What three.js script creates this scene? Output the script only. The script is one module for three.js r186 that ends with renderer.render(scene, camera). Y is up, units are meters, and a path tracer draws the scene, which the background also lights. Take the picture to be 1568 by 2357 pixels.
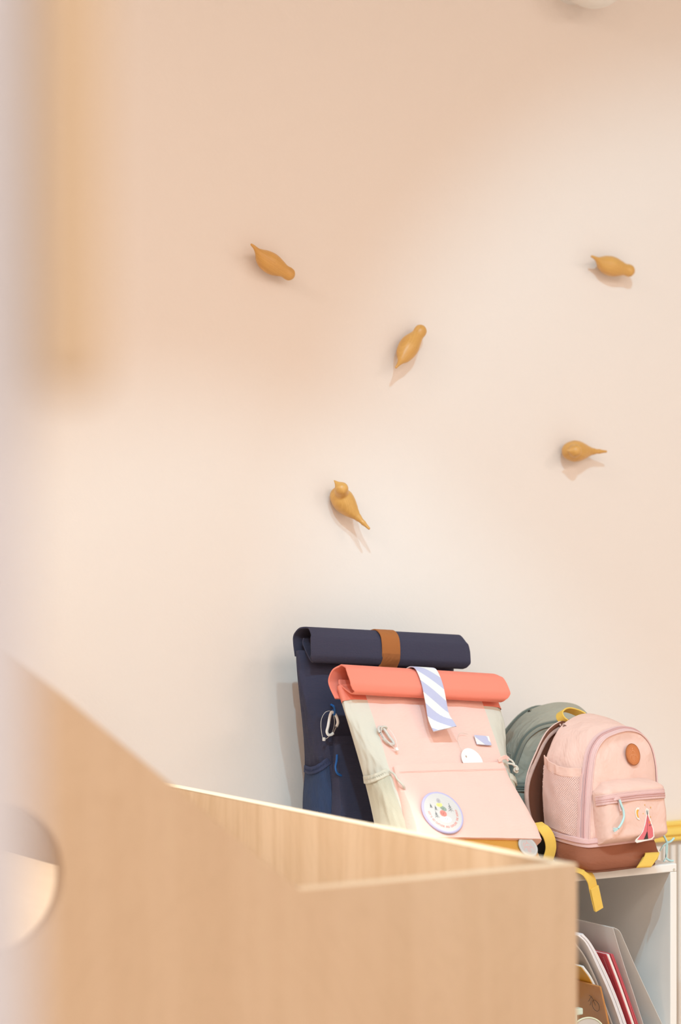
import * as THREE from 'three';
import { toCreasedNormals, mergeGeometries } from 'three/addons/utils/BufferGeometryUtils.js';
import { RoundedBoxGeometry } from 'three/addons/geometries/RoundedBoxGeometry.js';
import { ImprovedNoise } from 'three/addons/math/ImprovedNoise.js';
import { MarchingCubes } from 'three/addons/objects/MarchingCubes.js';
import { RectAreaLightUniformsLib } from 'three/addons/lights/RectAreaLightUniformsLib.js';

// ---------------------------------------------------------------- camera, light, exposure
const scene = new THREE.Scene();
scene.background = new THREE.Color(0x000000);
const renderer = new THREE.WebGLRenderer({ antialias: true });
renderer.toneMapping = THREE.LinearToneMapping;
renderer.toneMappingExposure = 1.0;
renderer.outputColorSpace = THREE.SRGBColorSpace;
renderer.shadowMap.enabled = true;
RectAreaLightUniformsLib.init();

const camera = new THREE.PerspectiveCamera(23.36, 1568 / 2357, 0.05, 40);
const YAW = 32 * Math.PI / 180;
camera.position.set(0, 1.38, 3.3);
camera.lookAt(Math.sin(YAW), 1.38, 3.3 - Math.cos(YAW));
camera.focus = 3.72;
camera.userData.fStop = 2.8;
scene.add(camera);

const FILL_PANEL = { color: new THREE.Color().setRGB(1.0, 0.90, 0.815), nits: 13.4 };  // ambient fill from added panels on the ceiling
const SPOTS = [
  { at: [1.55, 2.85, 1.75], aim: [3.819, 0.147, 0.0], half: 31.5, soft: 0.22, cd: 6.1, color: new THREE.Color().setRGB(0.38, 0.77, 1.0) },
  { at: [0.95, 2.85, 1.75], aim: [1.90, 0.72, 0.2], half: 18.8, soft: 0.3, cd: 6.7, color: new THREE.Color().setRGB(0.42, 0.80, 1.0) },
  { at: [0.95, 2.9, 0.80], aim: [1.5, 0.90, 0.56], half: 14.5, soft: 0.2, cd: 16, color: new THREE.Color().setRGB(1.0, 0.95, 0.86) },
];

// ---------------------------------------------------------------- helpers
const V = (x, y, z) => new THREE.Vector3(x, y, z);
const rad = d => d * Math.PI / 180;
const lerp = (a, b, t) => a + (b - a) * t;
const smooth = (a, b, x) => { const t = Math.min(1, Math.max(0, (x - a) / (b - a))); return t * t * (3 - 2 * t); };
const noise = new ImprovedNoise();
const n3 = (x, y, z) => noise.noise(x + 31.7, y + 11.3, z + 7.9);
function rng(seed) { let s = seed >>> 0; return () => { s = (s * 1664525 + 1013904223) >>> 0; return s / 4294967296; }; }
const names = new Map();
function numbered(name) { const k = names.get(name) || 0; names.set(name, k + 1); return k ? `${name}_${String(k).padStart(3, '0')}` : name; }
function thing(name, label, category, group) {
  const o = new THREE.Group(); o.name = numbered(name); scene.add(o);
  o.userData = { label, category }; if (group) o.userData.group = group;
  return o;
}
function part(name, geo, mat, parent, label) {
  const m = new THREE.Mesh(geo, mat); m.name = name; m.castShadow = m.receiveShadow = true;
  if (label) m.userData.label = label;
  parent.add(m); return m;
}
function structure(name, geo, mat) { const m = part(name, geo, mat, scene); m.userData.kind = 'structure'; return m; }
function pose(o, origin, yaw, lean, roll) {         // a face turned by yaw, leaning back, rolled in its own plane
  [yaw, lean, roll] = [yaw, lean, roll].map(rad);
  const R = V(Math.cos(yaw), 0, Math.sin(yaw)), N0 = V(-Math.sin(yaw), 0, Math.cos(yaw));
  const U = V(0, Math.cos(lean), 0).addScaledVector(N0, -Math.sin(lean));
  const N = N0.clone().multiplyScalar(Math.cos(lean)).add(V(0, Math.sin(lean), 0));
  const R2 = R.clone().multiplyScalar(Math.cos(roll)).addScaledVector(U, Math.sin(roll));
  const U2 = R.clone().multiplyScalar(-Math.sin(roll)).addScaledVector(U, Math.cos(roll));
  o.quaternion.setFromRotationMatrix(new THREE.Matrix4().makeBasis(R2, U2, N)); o.position.set(...origin);
}
function build(pos, uv, idx, crease) {
  const g = new THREE.BufferGeometry();
  g.setAttribute('position', new THREE.Float32BufferAttribute(pos, 3));
  g.setAttribute('uv', new THREE.Float32BufferAttribute(uv, 2));
  g.setIndex(idx);
  g.scale(1000, 1000, 1000);                          // vertices are matched on a coarse grid, so crease in millimetres
  return toCreasedNormals(g, crease).scale(.001, .001, .001);
}
function loft(rings, { closed = true, capA = true, capB = true, crease = 0.8 } = {}) {
  const pos = [], uv = [], idx = [], n = rings[0].length, m = closed ? n + 1 : n; let vv = 0;
  rings.forEach((r, i) => {
    if (i) { let d = 0; for (let j = 0; j < n; j += 4) d = Math.max(d, r[j].distanceTo(rings[i - 1][j])); vv += d; }
    let u = 0;
    for (let j = 0; j < m; j++) { const p = r[j % n]; if (j) u += p.distanceTo(r[(j - 1) % n]); pos.push(p.x, p.y, p.z); uv.push(u, vv); }
  });
  for (let i = 0; i < rings.length - 1; i++) for (let j = 0; j < m - 1; j++) {
    const a = i * m + j, b = a + 1, c = b + m, d = a + m; idx.push(a, b, c, a, c, d);
  }
  const cap = (r, flip) => {
    const c = V(0, 0, 0); r.forEach(p => c.add(p)); c.divideScalar(n); const base = pos.length / 3;
    pos.push(c.x, c.y, c.z); uv.push(0, 0);
    r.forEach(p => { pos.push(p.x, p.y, p.z); uv.push(p.x - c.x, p.y - c.y + p.z - c.z); });
    for (let j = 0; j < n; j++) { const a = base + 1 + j, b = base + 1 + (j + 1) % n; flip ? idx.push(base, b, a) : idx.push(base, a, b); }
  };
  if (closed && capA) cap(rings[0], true);
  if (closed && capB) cap(rings[rings.length - 1], false);
  return build(pos, uv, idx, crease);
}
function sheet(fn, nu, nv, su = 1, sv = 1, crease = 0.9) {
  const pos = [], uv = [], idx = [];
  for (let i = 0; i <= nv; i++) for (let j = 0; j <= nu; j++) { const p = fn(j / nu, i / nv); pos.push(p.x, p.y, p.z); uv.push(j / nu * su, i / nv * sv); }
  for (let i = 0; i < nv; i++) for (let j = 0; j < nu; j++) { const a = i * (nu + 1) + j, b = a + 1, c = b + nu + 1, d = a + nu + 1; idx.push(a, b, c, a, c, d); }
  return build(pos, uv, idx, crease);
}
function curve(pts, n) { return new THREE.CatmullRomCurve3(pts.map(p => p.isVector3 ? p : V(...p)), false, 'centripetal').getPoints(n); }
function strip(path, width, thick, across, crease = 0.7, skew = false) {       // a band: path of points, width along `across`
  const W0 = Array.isArray(across) ? across : null;
  const rings = path.map((p, i) => {
    const T = path[Math.min(i + 1, path.length - 1)].clone().sub(path[Math.max(i - 1, 0)]).normalize();
    const W = (W0 ? W0[i] : across).clone(); if (!skew) W.addScaledVector(T, -W.dot(T)); W.normalize();
    const N = T.clone().cross(W).normalize(), w = (typeof width === 'function' ? width(i / (path.length - 1)) : width) / 2, t = thick / 2, c = Math.min(t * 0.6, w * 0.4);
    return [[w - c, t], [-w + c, t], [-w, t - c], [-w, -t + c], [-w + c, -t], [w - c, -t], [w, -t + c], [w, t - c]]
      .map(([a, b]) => p.clone().addScaledVector(W, a).addScaledVector(N, b));
  });
  return loft(rings, { crease });
}
function tube(pts, r, n = 40, closed = false, sides = 8) {
  const c = new THREE.CatmullRomCurve3(pts.map(p => p.isVector3 ? p : V(...p)), closed, 'centripetal');
  return new THREE.TubeGeometry(c, n, r, sides, closed);
}
function box(w, h, d, x, y, z, r = 0.002) { const g = new RoundedBoxGeometry(w, h, d, 2, Math.min(r, w / 2.2, h / 2.2, d / 2.2)); g.translate(x, y, z); boxUV(g); return g; }
function boxUV(g) {                                  // uv in metres from the largest face of each normal
  const p = g.attributes.position, n = g.attributes.normal, uv = new Float32Array(p.count * 2);
  for (let i = 0; i < p.count; i++) {
    const ax = Math.abs(n.getX(i)), ay = Math.abs(n.getY(i)), az = Math.abs(n.getZ(i));
    const [a, b] = az >= ax && az >= ay ? [p.getX(i), p.getY(i)] : ax >= ay ? [p.getZ(i), p.getY(i)] : [p.getX(i), p.getZ(i)];
    uv[2 * i] = a; uv[2 * i + 1] = b;
  }
  g.setAttribute('uv', new THREE.BufferAttribute(uv, 2)); return g;
}
function merge(list) { return mergeGeometries(list.map(g => g.index ? g.toNonIndexed() : g)); }

// ---------------------------------------------------------------- textures and materials
function tex(size, fn, color, sx, sy = sx) {          // fn(u,v) -> grey or [r,g,b] 0..1, repeats every sx by sy metres
  const d = new Uint8Array(size * size * 4);
  for (let y = 0; y < size; y++) for (let x = 0; x < size; x++) {
    const c = fn(x / size, y / size), i = 4 * (y * size + x), a = Array.isArray(c) ? c : [c, c, c];
    for (let k = 0; k < 3; k++) d[i + k] = Math.max(0, Math.min(255, Math.round(a[k] * 255))); d[i + 3] = 255;
  }
  const t = new THREE.DataTexture(d, size, size, THREE.RGBAFormat);
  t.wrapS = t.wrapT = THREE.RepeatWrapping; t.magFilter = THREE.LinearFilter; t.minFilter = THREE.LinearMipmapLinearFilter; t.generateMipmaps = true;
  if (color) t.colorSpace = THREE.SRGBColorSpace;
  t.repeat.set(1 / sx, 1 / sy); t.needsUpdate = true; return t;
}
const tile = (u, v, f) => {                            // noise that closes on itself
  const a = u * Math.PI * 2, b = v * Math.PI * 2, r = f / 6.283;
  return n3(Math.cos(a) * r + 5, Math.sin(a) * r + Math.cos(b) * r, Math.sin(b) * r + 3);
};
const TAU = Math.PI * 2;
const weave = tex(256, (u, v) => 0.5 + 0.18 * Math.sin(u * TAU * 24) * Math.sin(v * TAU * 24) + 0.5 * tile(u, v, 6), false, 0.03);
const ripstop = tex(256, (u, v) => 0.5 + 0.22 * Math.sin(v * TAU * 18 + Math.sin(u * TAU * 3) * .4) + 0.4 * tile(u, v, 8), false, 0.03);
const twill = tex(256, (u, v) => 0.5 + 0.45 * Math.sin((u + v) * TAU * 16), false, 0.032);
const knit = tex(256, (u, v) => 0.5 + 0.4 * Math.sin(u * TAU * 10) + 0.12 * Math.sin(v * TAU * 30), false, 0.03);
const rib = tex(128, (u, v) => 0.5 + 0.4 * Math.abs(Math.sin(v * TAU * 5)) * (0.7 + 0.3 * Math.sin(u * TAU * 14)), false, 0.012);
const crumple = tex(512, (u, v) => 0.5 + 0.9 * tile(u, v, 10) + 0.5 * tile(v, u, 24), false, 0.12);
const plaster = tex(512, (u, v) => 0.5 + 0.5 * tile(u, v, 40) + 0.5 * tile(v, u, 90), false, 0.35);
const zipTeeth = tex(64, (u, v) => 0.5 + 0.5 * Math.sin(v * TAU * 8), false, 0.016);
function woodTex(seed, light, dark, sx, sy) {          // vertical birch grain
  return tex(512, (u, v) => {
    const w = u + 0.012 * tile(u, v, 3 + seed);
    let g = 0.5 + 0.9 * tile(w, v * 0.02 + .1, 18 + seed) + 0.55 * tile(w, 0.3 + 0.0 * v, 60) + 0.25 * tile(w, v, 30) + 0.3 * tile(u, v, 5);
    const fleck = Math.max(0, tile(u * 1.0, v, 70 + seed)) * 0.04;
    g = Math.min(1, Math.max(0, g)); return light.map((l, k) => lerp(dark[k], l, g) - fleck * 0.4);
  }, true, sx, sy);
}
const plyMap = woodTex(1, [0.790, 0.685, 0.578], [0.772, 0.664, 0.553], 0.7, 1.1);
const birdMap = woodTex(3, [0.875, 0.665, 0.36], [0.835, 0.615, 0.315], 0.05, 0.10);
birdMap.rotation = Math.PI / 2;
const std = (hex, o = {}) => new THREE.MeshStandardMaterial({ color: hex, roughness: 0.85, ...o });
function cloth(hex, bump, scale = 0.0004, o = {}) {
  return new THREE.MeshPhysicalMaterial({ color: hex, roughness: 0.88, bumpMap: bump, bumpScale: scale, sheen: 0.25, sheenRoughness: 0.6, sheenColor: new THREE.Color(hex), ...o });
}
const M = {
  wall: new THREE.MeshStandardMaterial({ color: new THREE.Color().setRGB(0.87, 0.765, 0.70), roughness: 0.93, bumpMap: plaster, bumpScale: 0.00012 }),
  room: new THREE.MeshStandardMaterial({ color: new THREE.Color().setRGB(0.80, 0.76, 0.72), roughness: 0.95 }),
  floor: new THREE.MeshStandardMaterial({ color: new THREE.Color().setRGB(0.73, 0.68, 0.62), roughness: 0.6 }),
  slat: std(0xeee2d8, { roughness: 0.6 }), groove: std(0xbfae9e, { roughness: 0.8 }),
  rail: std(0xfad56c, { roughness: 0.45 }),
  ply: new THREE.MeshStandardMaterial({ map: plyMap, roughness: 0.62 }),
  plyInnerLit: new THREE.MeshStandardMaterial({ map: woodTex(6, [0.885, 0.765, 0.635], [0.835, 0.705, 0.565], 0.5, 1.3), roughness: 0.6 }),  // same plywood made lighter: part of the spot's light is in the colour
  plyEdge: std(0xecd9be, { roughness: 0.7 }),
  bird: new THREE.MeshPhysicalMaterial({ map: birdMap, roughness: 0.42, clearcoat: 0.3, clearcoatRoughness: 0.35 }),
  white: std(0xf1ece7, { roughness: 0.42 }), whiteIn: std(0xf1ece7, { roughness: 0.55 }),
  chrome: new THREE.MeshStandardMaterial({ color: 0xb9b4ae, metalness: 0.9, roughness: 0.35 }),
  cream: std(0xe9e2d6, { roughness: 0.4 }), putty: std(0xcdc3b4, { roughness: 0.5 }),
  yellow: cloth(0xf2c65c, rib, 0.0006), teal: std(0xbfe0e0, { roughness: .8 }), tealDark: std(0x5d7f80),
  leather: std(0xc7743f, { roughness: 0.6, bumpMap: crumple, bumpScale: 0.0002 }),
  ink: std(0x2b2a2c), thread: std(0xf3ece4, { roughness: 0.4 }),
};

// ---------------------------------------------------------------- room
const X0 = -3, X1 = 5, Z1 = 7, H = 3.05;
const wallBack = new THREE.Group(); wallBack.name = 'wall_back'; wallBack.userData = { kind: 'structure', label: 'peach plaster wall with striped panelling below a yellow rail' }; scene.add(wallBack);
part('plaster', box(X1 - X0 + 0.4, H, 0.15, (X0 + X1) / 2, H / 2, -0.075, 0.001), M.wall, wallBack);
part('panelling_board', box(X1 - X0, 0.82, 0.006, (X0 + X1) / 2, 0.41, 0.003, 0.001), M.groove, wallBack);
{
  const pitch = 0.0165, sg = new THREE.CylinderGeometry(0.0056, 0.0056, 0.8, 10, 1, false); sg.scale(1, 1, 0.6); sg.translate(0, 0.41, 0.006);
  for (let i = 0; i < 196; i++) { const s = part(i ? `slat_${String(i).padStart(3, '0')}` : 'slat', sg, M.slat, wallBack); s.position.x = 1.74 + i * pitch; }
}
{
  const s = new THREE.Shape();                      // chair rail profile: z outwards, y up
  [[0, 0.818], [0.012, 0.818], [0.014, 0.8225], [0.0135, 0.825], [0.010, 0.826], [0.0155, 0.829], [0.0165, 0.835], [0.0155, 0.8395], [0.010, 0.8415], [0.010, 0.8435], [0.013, 0.845], [0.0135, 0.849], [0.011, 0.851], [0, 0.851]]
    .forEach(([z, y], i) => i ? s.lineTo(z, y) : s.moveTo(z, y));
  const g = new THREE.ExtrudeGeometry(s, { depth: X1 - X0, bevelEnabled: false }); g.rotateY(-Math.PI / 2); g.scale(-1, 1, 1);
  // after the turn z' runs along x; mirror so the profile faces the room
  const p = g.attributes.position; for (let i = 0; i < p.count; i++) { const x = p.getX(i), z = p.getZ(i); p.setXYZ(i, x + X0, p.getY(i), z); }
  structure('trim_1', railGeo(), M.rail).userData.label = 'yellow moulded chair rail along the wall';
  function railGeo() {
    const prof = s.getPoints();
    const ring = x => prof.map(q => V(x, q.y, q.x)).reverse();
    const rings = []; for (let i = 0; i <= 8; i++) rings.push(ring(lerp(X0, X1, i / 8)));
    return loft(rings, { crease: 0.5 });
  }
}
structure('floor', box(X1 - X0 + 0.4, 0.1, Z1 + 0.4, (X0 + X1) / 2, -0.05, Z1 / 2, 0.001), M.floor);
structure('ceiling', box(X1 - X0 + 0.4, 0.1, Z1 + 0.4, (X0 + X1) / 2, H + 0.05, Z1 / 2, 0.001), M.room);
structure('wall_left', box(0.15, H, Z1, X0 - 0.075, H / 2, Z1 / 2, 0.001), M.room);
structure('wall_right', box(0.15, H, Z1, X1 + 0.075, H / 2, Z1 / 2, 0.001), M.room);
structure('wall_front', box(X1 - X0 + 0.4, H, 0.15, (X0 + X1) / 2, H / 2, Z1 + 0.075, 0.001), M.room);

// added ceiling panels, out of view, supply the warm ambient fill
for (const [i, x, z] of [[0, -0.9, 3.4], [1, 1.5, 3.8], [2, 3.7, 3.4], [3, -0.9, 5.4], [4, 1.5, 5.8], [5, 3.7, 5.4], [6, -0.9, 1.3]]) {
  const o = thing('added_fill_panel', ['added warm fill light panel near the left wall', 'added warm fill light panel above the middle of the shop', 'added warm fill light panel near the right wall', 'added warm fill light panel in the rear left corner', 'added warm fill light panel at the rear middle', 'added warm fill light panel in the rear right corner', 'added warm fill light panel beside the peach wall at the left'][i], 'light');
  o.position.set(x, H, z);
  part('frame', box(1.24, 0.03, 0.64, 0, -0.015, 0, 0.004), M.white, o);
  const d = part('diffuser', box(1.18, 0.006, 0.58, 0, -0.032, 0, 0.002), new THREE.MeshStandardMaterial({ color: 0xffffff, emissive: FILL_PANEL.color, emissiveIntensity: 1.2 }), o);
  d.castShadow = false;
  const l = new THREE.RectAreaLight(FILL_PANEL.color, FILL_PANEL.nits * [1.2, 1, .95, .95, 1, .95, .9][i], 1.18, 0.58); l.position.set(x, H - 0.04, z); l.lookAt(x, 0, z); scene.add(l);
}
// two cool track spots wash the wall
const track = thing('light_track', 'white ceiling track carrying two spotlights', 'light track');
part('channel', box(2.2, 0.03, 0.035, 1.25, H - 0.015, 1.75), M.white, track);
SPOTS.forEach((s, i) => {
  const o = thing('spotlight', ['white track spotlight aimed at the right of the wall', 'white track spotlight aimed at the navy backpack', 'white ceiling spotlight aimed straight down into the plywood enclosure'][i], 'spotlight'), col = s.color;
  const at = V(...s.at), dir = V(...s.aim).sub(at).normalize();
  o.position.copy(at);
  const stem = part('stem', new THREE.CylinderGeometry(0.008, 0.008, H - s.at[1] - 0.04, 12), M.white, o); stem.position.y = (H - s.at[1] - 0.02) / 2;
  const h = part('housing', new THREE.LatheGeometry([[0, -0.12], [0.03, -0.118], [0.036, -0.11], [0.036, -0.004], [0.034, 0], [0.032, -0.004], [0.03, -0.01], [0, -0.01]].map(p => new THREE.Vector2(...p)), 28), M.white, o);
  h.quaternion.setFromUnitVectors(V(0, 1, 0), dir);
  const lens = part('lens', new THREE.CylinderGeometry(0.029, 0.029, 0.003, 24), new THREE.MeshStandardMaterial({ color: 0xffffff, emissive: col, emissiveIntensity: 2 }), h); lens.position.y = -0.007; lens.castShadow = false;
  const l = new THREE.SpotLight(col, s.cd, 0, rad(s.half), s.soft, 2);
  l.position.copy(at).addScaledVector(dir, 0.004); l.target.position.set(...s.aim); l.castShadow = true; l.shadow.radius = 0.6; l.shadow.mapSize.set(2048, 2048);
  scene.add(l, l.target);
});

// ---------------------------------------------------------------- plywood enclosure in front
{
  const o = thing('plywood_counter', 'tall birch plywood enclosure with a sloped edge and round hole', 'counter');
  const s = new THREE.Shape([[0.45, 0.0], [1.70, 0.0], [1.70, 0.984], [1.337, 0.983], [0.62, 1.546], [0.45, 1.546]].map(p => new THREE.Vector2(...p)));
  const h = new THREE.Path(); h.absarc(0.988, 1.022, 0.0775, 0, TAU, true); s.holes.push(h);
  const g = new THREE.ExtrudeGeometry(s, { depth: 0.016, bevelEnabled: true, bevelSize: 0.001, bevelThickness: 0.001, bevelSegments: 1, curveSegments: 64 }); g.translate(0, 0, 1.064); boxUV(g);
  part('front_panel', g, M.ply, o);
  part('side_panel', box(0.016, 0.984, 1.03, 1.692, 0.492, 0.547, 0.001), M.plyInnerLit, o);
  part('edge_strip', box(0.0165, 0.0014, 1.03, 1.692, 0.9843, 0.547, 0.0005), M.plyEdge, o, 'pale plywood edge');
  part('edge_strip', box(0.361, 0.0014, 0.0172, 1.519, 0.9846, 1.072, 0.0005), M.plyEdge, o, 'pale plywood edge');
  part('back_panel', box(1.2, 0.95, 0.012, 1.08, 0.475, 0.05, 0.001), M.ply, o);
  part('inner_shelf', box(0.84, 0.016, 0.98, 1.04, 0.892, 0.55, 0.001), M.ply, o);
  part('shade_toned_panel', box(0.012, 0.075, 0.36, 1.462, 0.9375, 0.236, 0.001), std(0x9a8370, { roughness: .7 }), o);  // board darkened to carry the shade inside the enclosure in its colour
}

// ---------------------------------------------------------------- white shelf unit
{
  const o = thing('shelf_unit', 'white shelf unit under the backpacks with open compartments', 'shelf');
  const top = 0.85, t = 0.0125, z0 = 0.022, z1 = 0.40, d = z1 - z0, zc = (z0 + z1) / 2, xl = 1.712, xr = 2.411;
  part('top_panel', box(xr - xl, t, d, (xl + xr) / 2, top - t / 2, zc, 0.002), M.white, o);
  part('side_panel', box(t, top - t, d, xr - t / 2, (top - t) / 2, zc, 0.0015), M.white, o);
  part('side_panel', box(t, top - t, d, xl + t / 2, (top - t) / 2, zc, 0.0015), M.white, o);
  part('divider', box(t, top - 2 * t - 0.02, d - 0.01, 2.06, (top - t) / 2, zc - 0.003, 0.0015), M.white, o);
  for (const y of [0.572, 0.29, 0.03]) part('shelf_board', box(xr - xl - 2 * t, t, d - 0.01, (xl + xr) / 2, y, zc - 0.003, 0.0015), M.white, o);
  part('back_panel', box(xr - xl - 2 * t, top - 2 * t, 0.004, (xl + xr) / 2, (top - t) / 2, z0 + 0.003, 0.001), M.whiteIn, o);
  part('screw_cap', new THREE.CylinderGeometry(0.002, 0.002, 0.001, 12).rotateX(Math.PI / 2).translate(xr - 0.006, top - 0.009, z1 + 0.0002), M.putty, o);
}

// ---------------------------------------------------------------- wooden birds on the wall
function field(caps, size, res, blend) {               // smooth union of tapered capsules -> one carved surface
  const mc = new MarchingCubes(res, M.bird, false, false, 60000); mc.isolation = 0;
  const half = res / 2;
  for (let k = 0; k < res; k++) for (let j = 0; j < res; j++) for (let i = 0; i < res; i++) {
    const p = V((i - half) / half * size, (j - half) / half * size, (k - half) / half * size); let s = 0;
    for (const [a, ra, b, rb] of caps) {
      const ab = b.clone().sub(a), t = Math.min(1, Math.max(0, p.clone().sub(a).dot(ab) / ab.lengthSq()));
      const d = p.distanceTo(a.clone().addScaledVector(ab, t)) - lerp(ra, rb, t); s += Math.exp(-d / blend);
    }
    mc.field[i + j * res + k * res * res] = blend * Math.log(Math.max(s, 1e-30));
  }
  mc.update();
  const n = mc.count, g = new THREE.BufferGeometry();
  const pos = new Float32Array(n * 3), nor = new Float32Array(n * 3), uv = new Float32Array(n * 2);
  for (let i = 0; i < n * 3; i++) { pos[i] = mc.positionArray[i] * size; nor[i] = mc.normalArray[i]; }
  for (let i = 0; i < n; i++) { uv[2 * i] = pos[3 * i]; uv[2 * i + 1] = pos[3 * i + 1] + 0.6 * pos[3 * i + 2]; }
  g.setAttribute('position', new THREE.BufferAttribute(pos, 3)); g.setAttribute('normal', new THREE.BufferAttribute(nor, 3)); g.setAttribute('uv', new THREE.BufferAttribute(uv, 2));
  return g;
}
const birdBack = (() => {                             // seen along the back: one turned body bent at tail and head
  const c = new THREE.SplineCurve([[-.0495, .0005], [-.0485, .0016], [-.044, .0024], [-.038, .0035], [-.031, .0060], [-.023, .0104], [-.013, .0144], [-.002, .0163], [.008, .0158], [.017, .0132], [.0235, .0107], [.0280, .0099], [.0330, .0103], [.0385, .0095], [.0425, .0063], [.0444, .0028], [.0449, .0003]].map(p => new THREE.Vector2(...p))).getPoints(90);
  const rings = c.map(p => Array.from({ length: 40 }, (_, j) => { const a = j / 40 * TAU; return V(p.x, Math.cos(a) * p.y + .0045 * smooth(-.02, -.05, p.x), Math.sin(a) * p.y * .94 + .009 * smooth(-.012, -.045, p.x) + .005 * smooth(.008, .034, p.x)); }));
  const g = loft(rings, { crease: 2 }), P = g.attributes.position, U = g.attributes.uv;
  for (let i = 0; i < P.count; i++) U.setXY(i, P.getX(i), P.getY(i) + .4 * P.getZ(i));
  return g;
})();
const chain = pts => pts.slice(1).map((p, i) => [V(pts[i][0], 0, pts[i][1]), pts[i][2], V(p[0], 0, p[1]), p[2]]);
const birdTop = field([
  ...chain([[-.0455, .007, .0020], [-.034, .0045, .0031], [-.023, .002, .0048], [-.013, 0, .0082], [-.004, -.001, .0124], [.005, -.001, .0156], [.013, 0, .0164], [.020, 0, .0145]]),
  [V(.0215, 0, .011), .0100, V(.0275, 0, .0215), .0102],
  [V(.0300, 0, .0222), .0074, V(.0440, 0, .0205), .0009],
], 0.056, 104, 0.0011);
const pegGeo = new THREE.CylinderGeometry(0.006, 0.007, 0.012, 16).rotateX(Math.PI / 2);
// [shape, x, y, angle along the wall, nose pitch, standoff, scale, label]
[
  [birdBack, 1.922, 1.762, -26, 4, 0.021, 1.0, 'carved wooden bird seen from behind in the shaded upper left of the wall'],
  [birdBack, 2.583, 1.792, -10, 0, 0.021, 1.02, 'carved wooden bird seen from behind, highest and farthest right on the wall'],
  [birdBack, 2.176, 1.641, 50, 8, 0.021, 1.02, 'carved wooden bird climbing head up in the middle of the five'],
  [birdTop, 2.520, 1.481, 180, 0, 0.021, 1.04, 'carved wooden bird with its tail pointing right, above the small pink backpack'],
  [birdTop, 2.062, 1.389, 127, 16, 0.022, 1.04, 'lowest carved wooden bird, beak up left and long tail down right'],
].forEach(([geo, x, y, ang, pitch, off, sc, label]) => {
  const o = thing('wooden_bird', label, 'bird', null); o.position.set(x, y, 0);
  const b = part('body', geo, M.bird, o); b.position.z = off; b.scale.setScalar(sc);
  b.quaternion.setFromEuler(new THREE.Euler(0, 0, rad(ang))).multiply(new THREE.Quaternion().setFromEuler(new THREE.Euler(0, rad(pitch), 0)));
  part('peg', pegGeo, M.bird, o).position.z = 0.006;
});
{
  const o = thing('wall_lamp', 'round white opal wall lamp at the top edge of the wall', 'lamp'); o.position.set(2.514, 2.268, 0);
  part('shade', new THREE.SphereGeometry(0.059, 40, 28).translate(0, 0, 0.066), std(0xf4efe8, { roughness: 0.3 }), o);
  part('base', new THREE.CylinderGeometry(0.04, 0.042, 0.016, 32).rotateX(Math.PI / 2).translate(0, 0, 0.008), M.white, o);
}

// ---------------------------------------------------------------- prints
function print(w, h, draw) {
  const c = document.createElement('canvas'); c.width = w; c.height = h; draw(c.getContext('2d'), w, h);
  const t = new THREE.CanvasTexture(c); t.colorSpace = THREE.SRGBColorSpace; return t;
}
function emblem(g, w, line, lw) {
  g.strokeStyle = line; g.fillStyle = line; g.lineCap = 'round'; g.lineWidth = lw * w; const p = (...a) => { g.beginPath(); a.forEach(([x, y], i) => i ? g.lineTo(x * w, y * w) : g.moveTo(x * w, y * w)); g.stroke(); };
  g.beginPath(); g.arc(.5 * w, .2 * w, .022 * w, 0, TAU); g.fill(); p([.5, .2], [.5, .33]);
  g.beginPath(); g.arc(.5 * w, .5 * w, .19 * w, Math.PI * 1.08, Math.PI * 1.92); g.stroke();
  g.beginPath(); g.arc(.5 * w, .52 * w, .29 * w, Math.PI * 1.05, Math.PI * 1.3); g.stroke();
  p([.3, .5], [.72, .5]); p([.3, .55], [.45, .55]); p([.58, .55], [.72, .55]);
  p([.43, .58], [.42, .78]); p([.5, .58], [.5, .84]); p([.57, .58], [.58, .78]);
  p([.25, .52], [.22, .68]); p([.76, .52], [.8, .68]);
}
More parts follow.
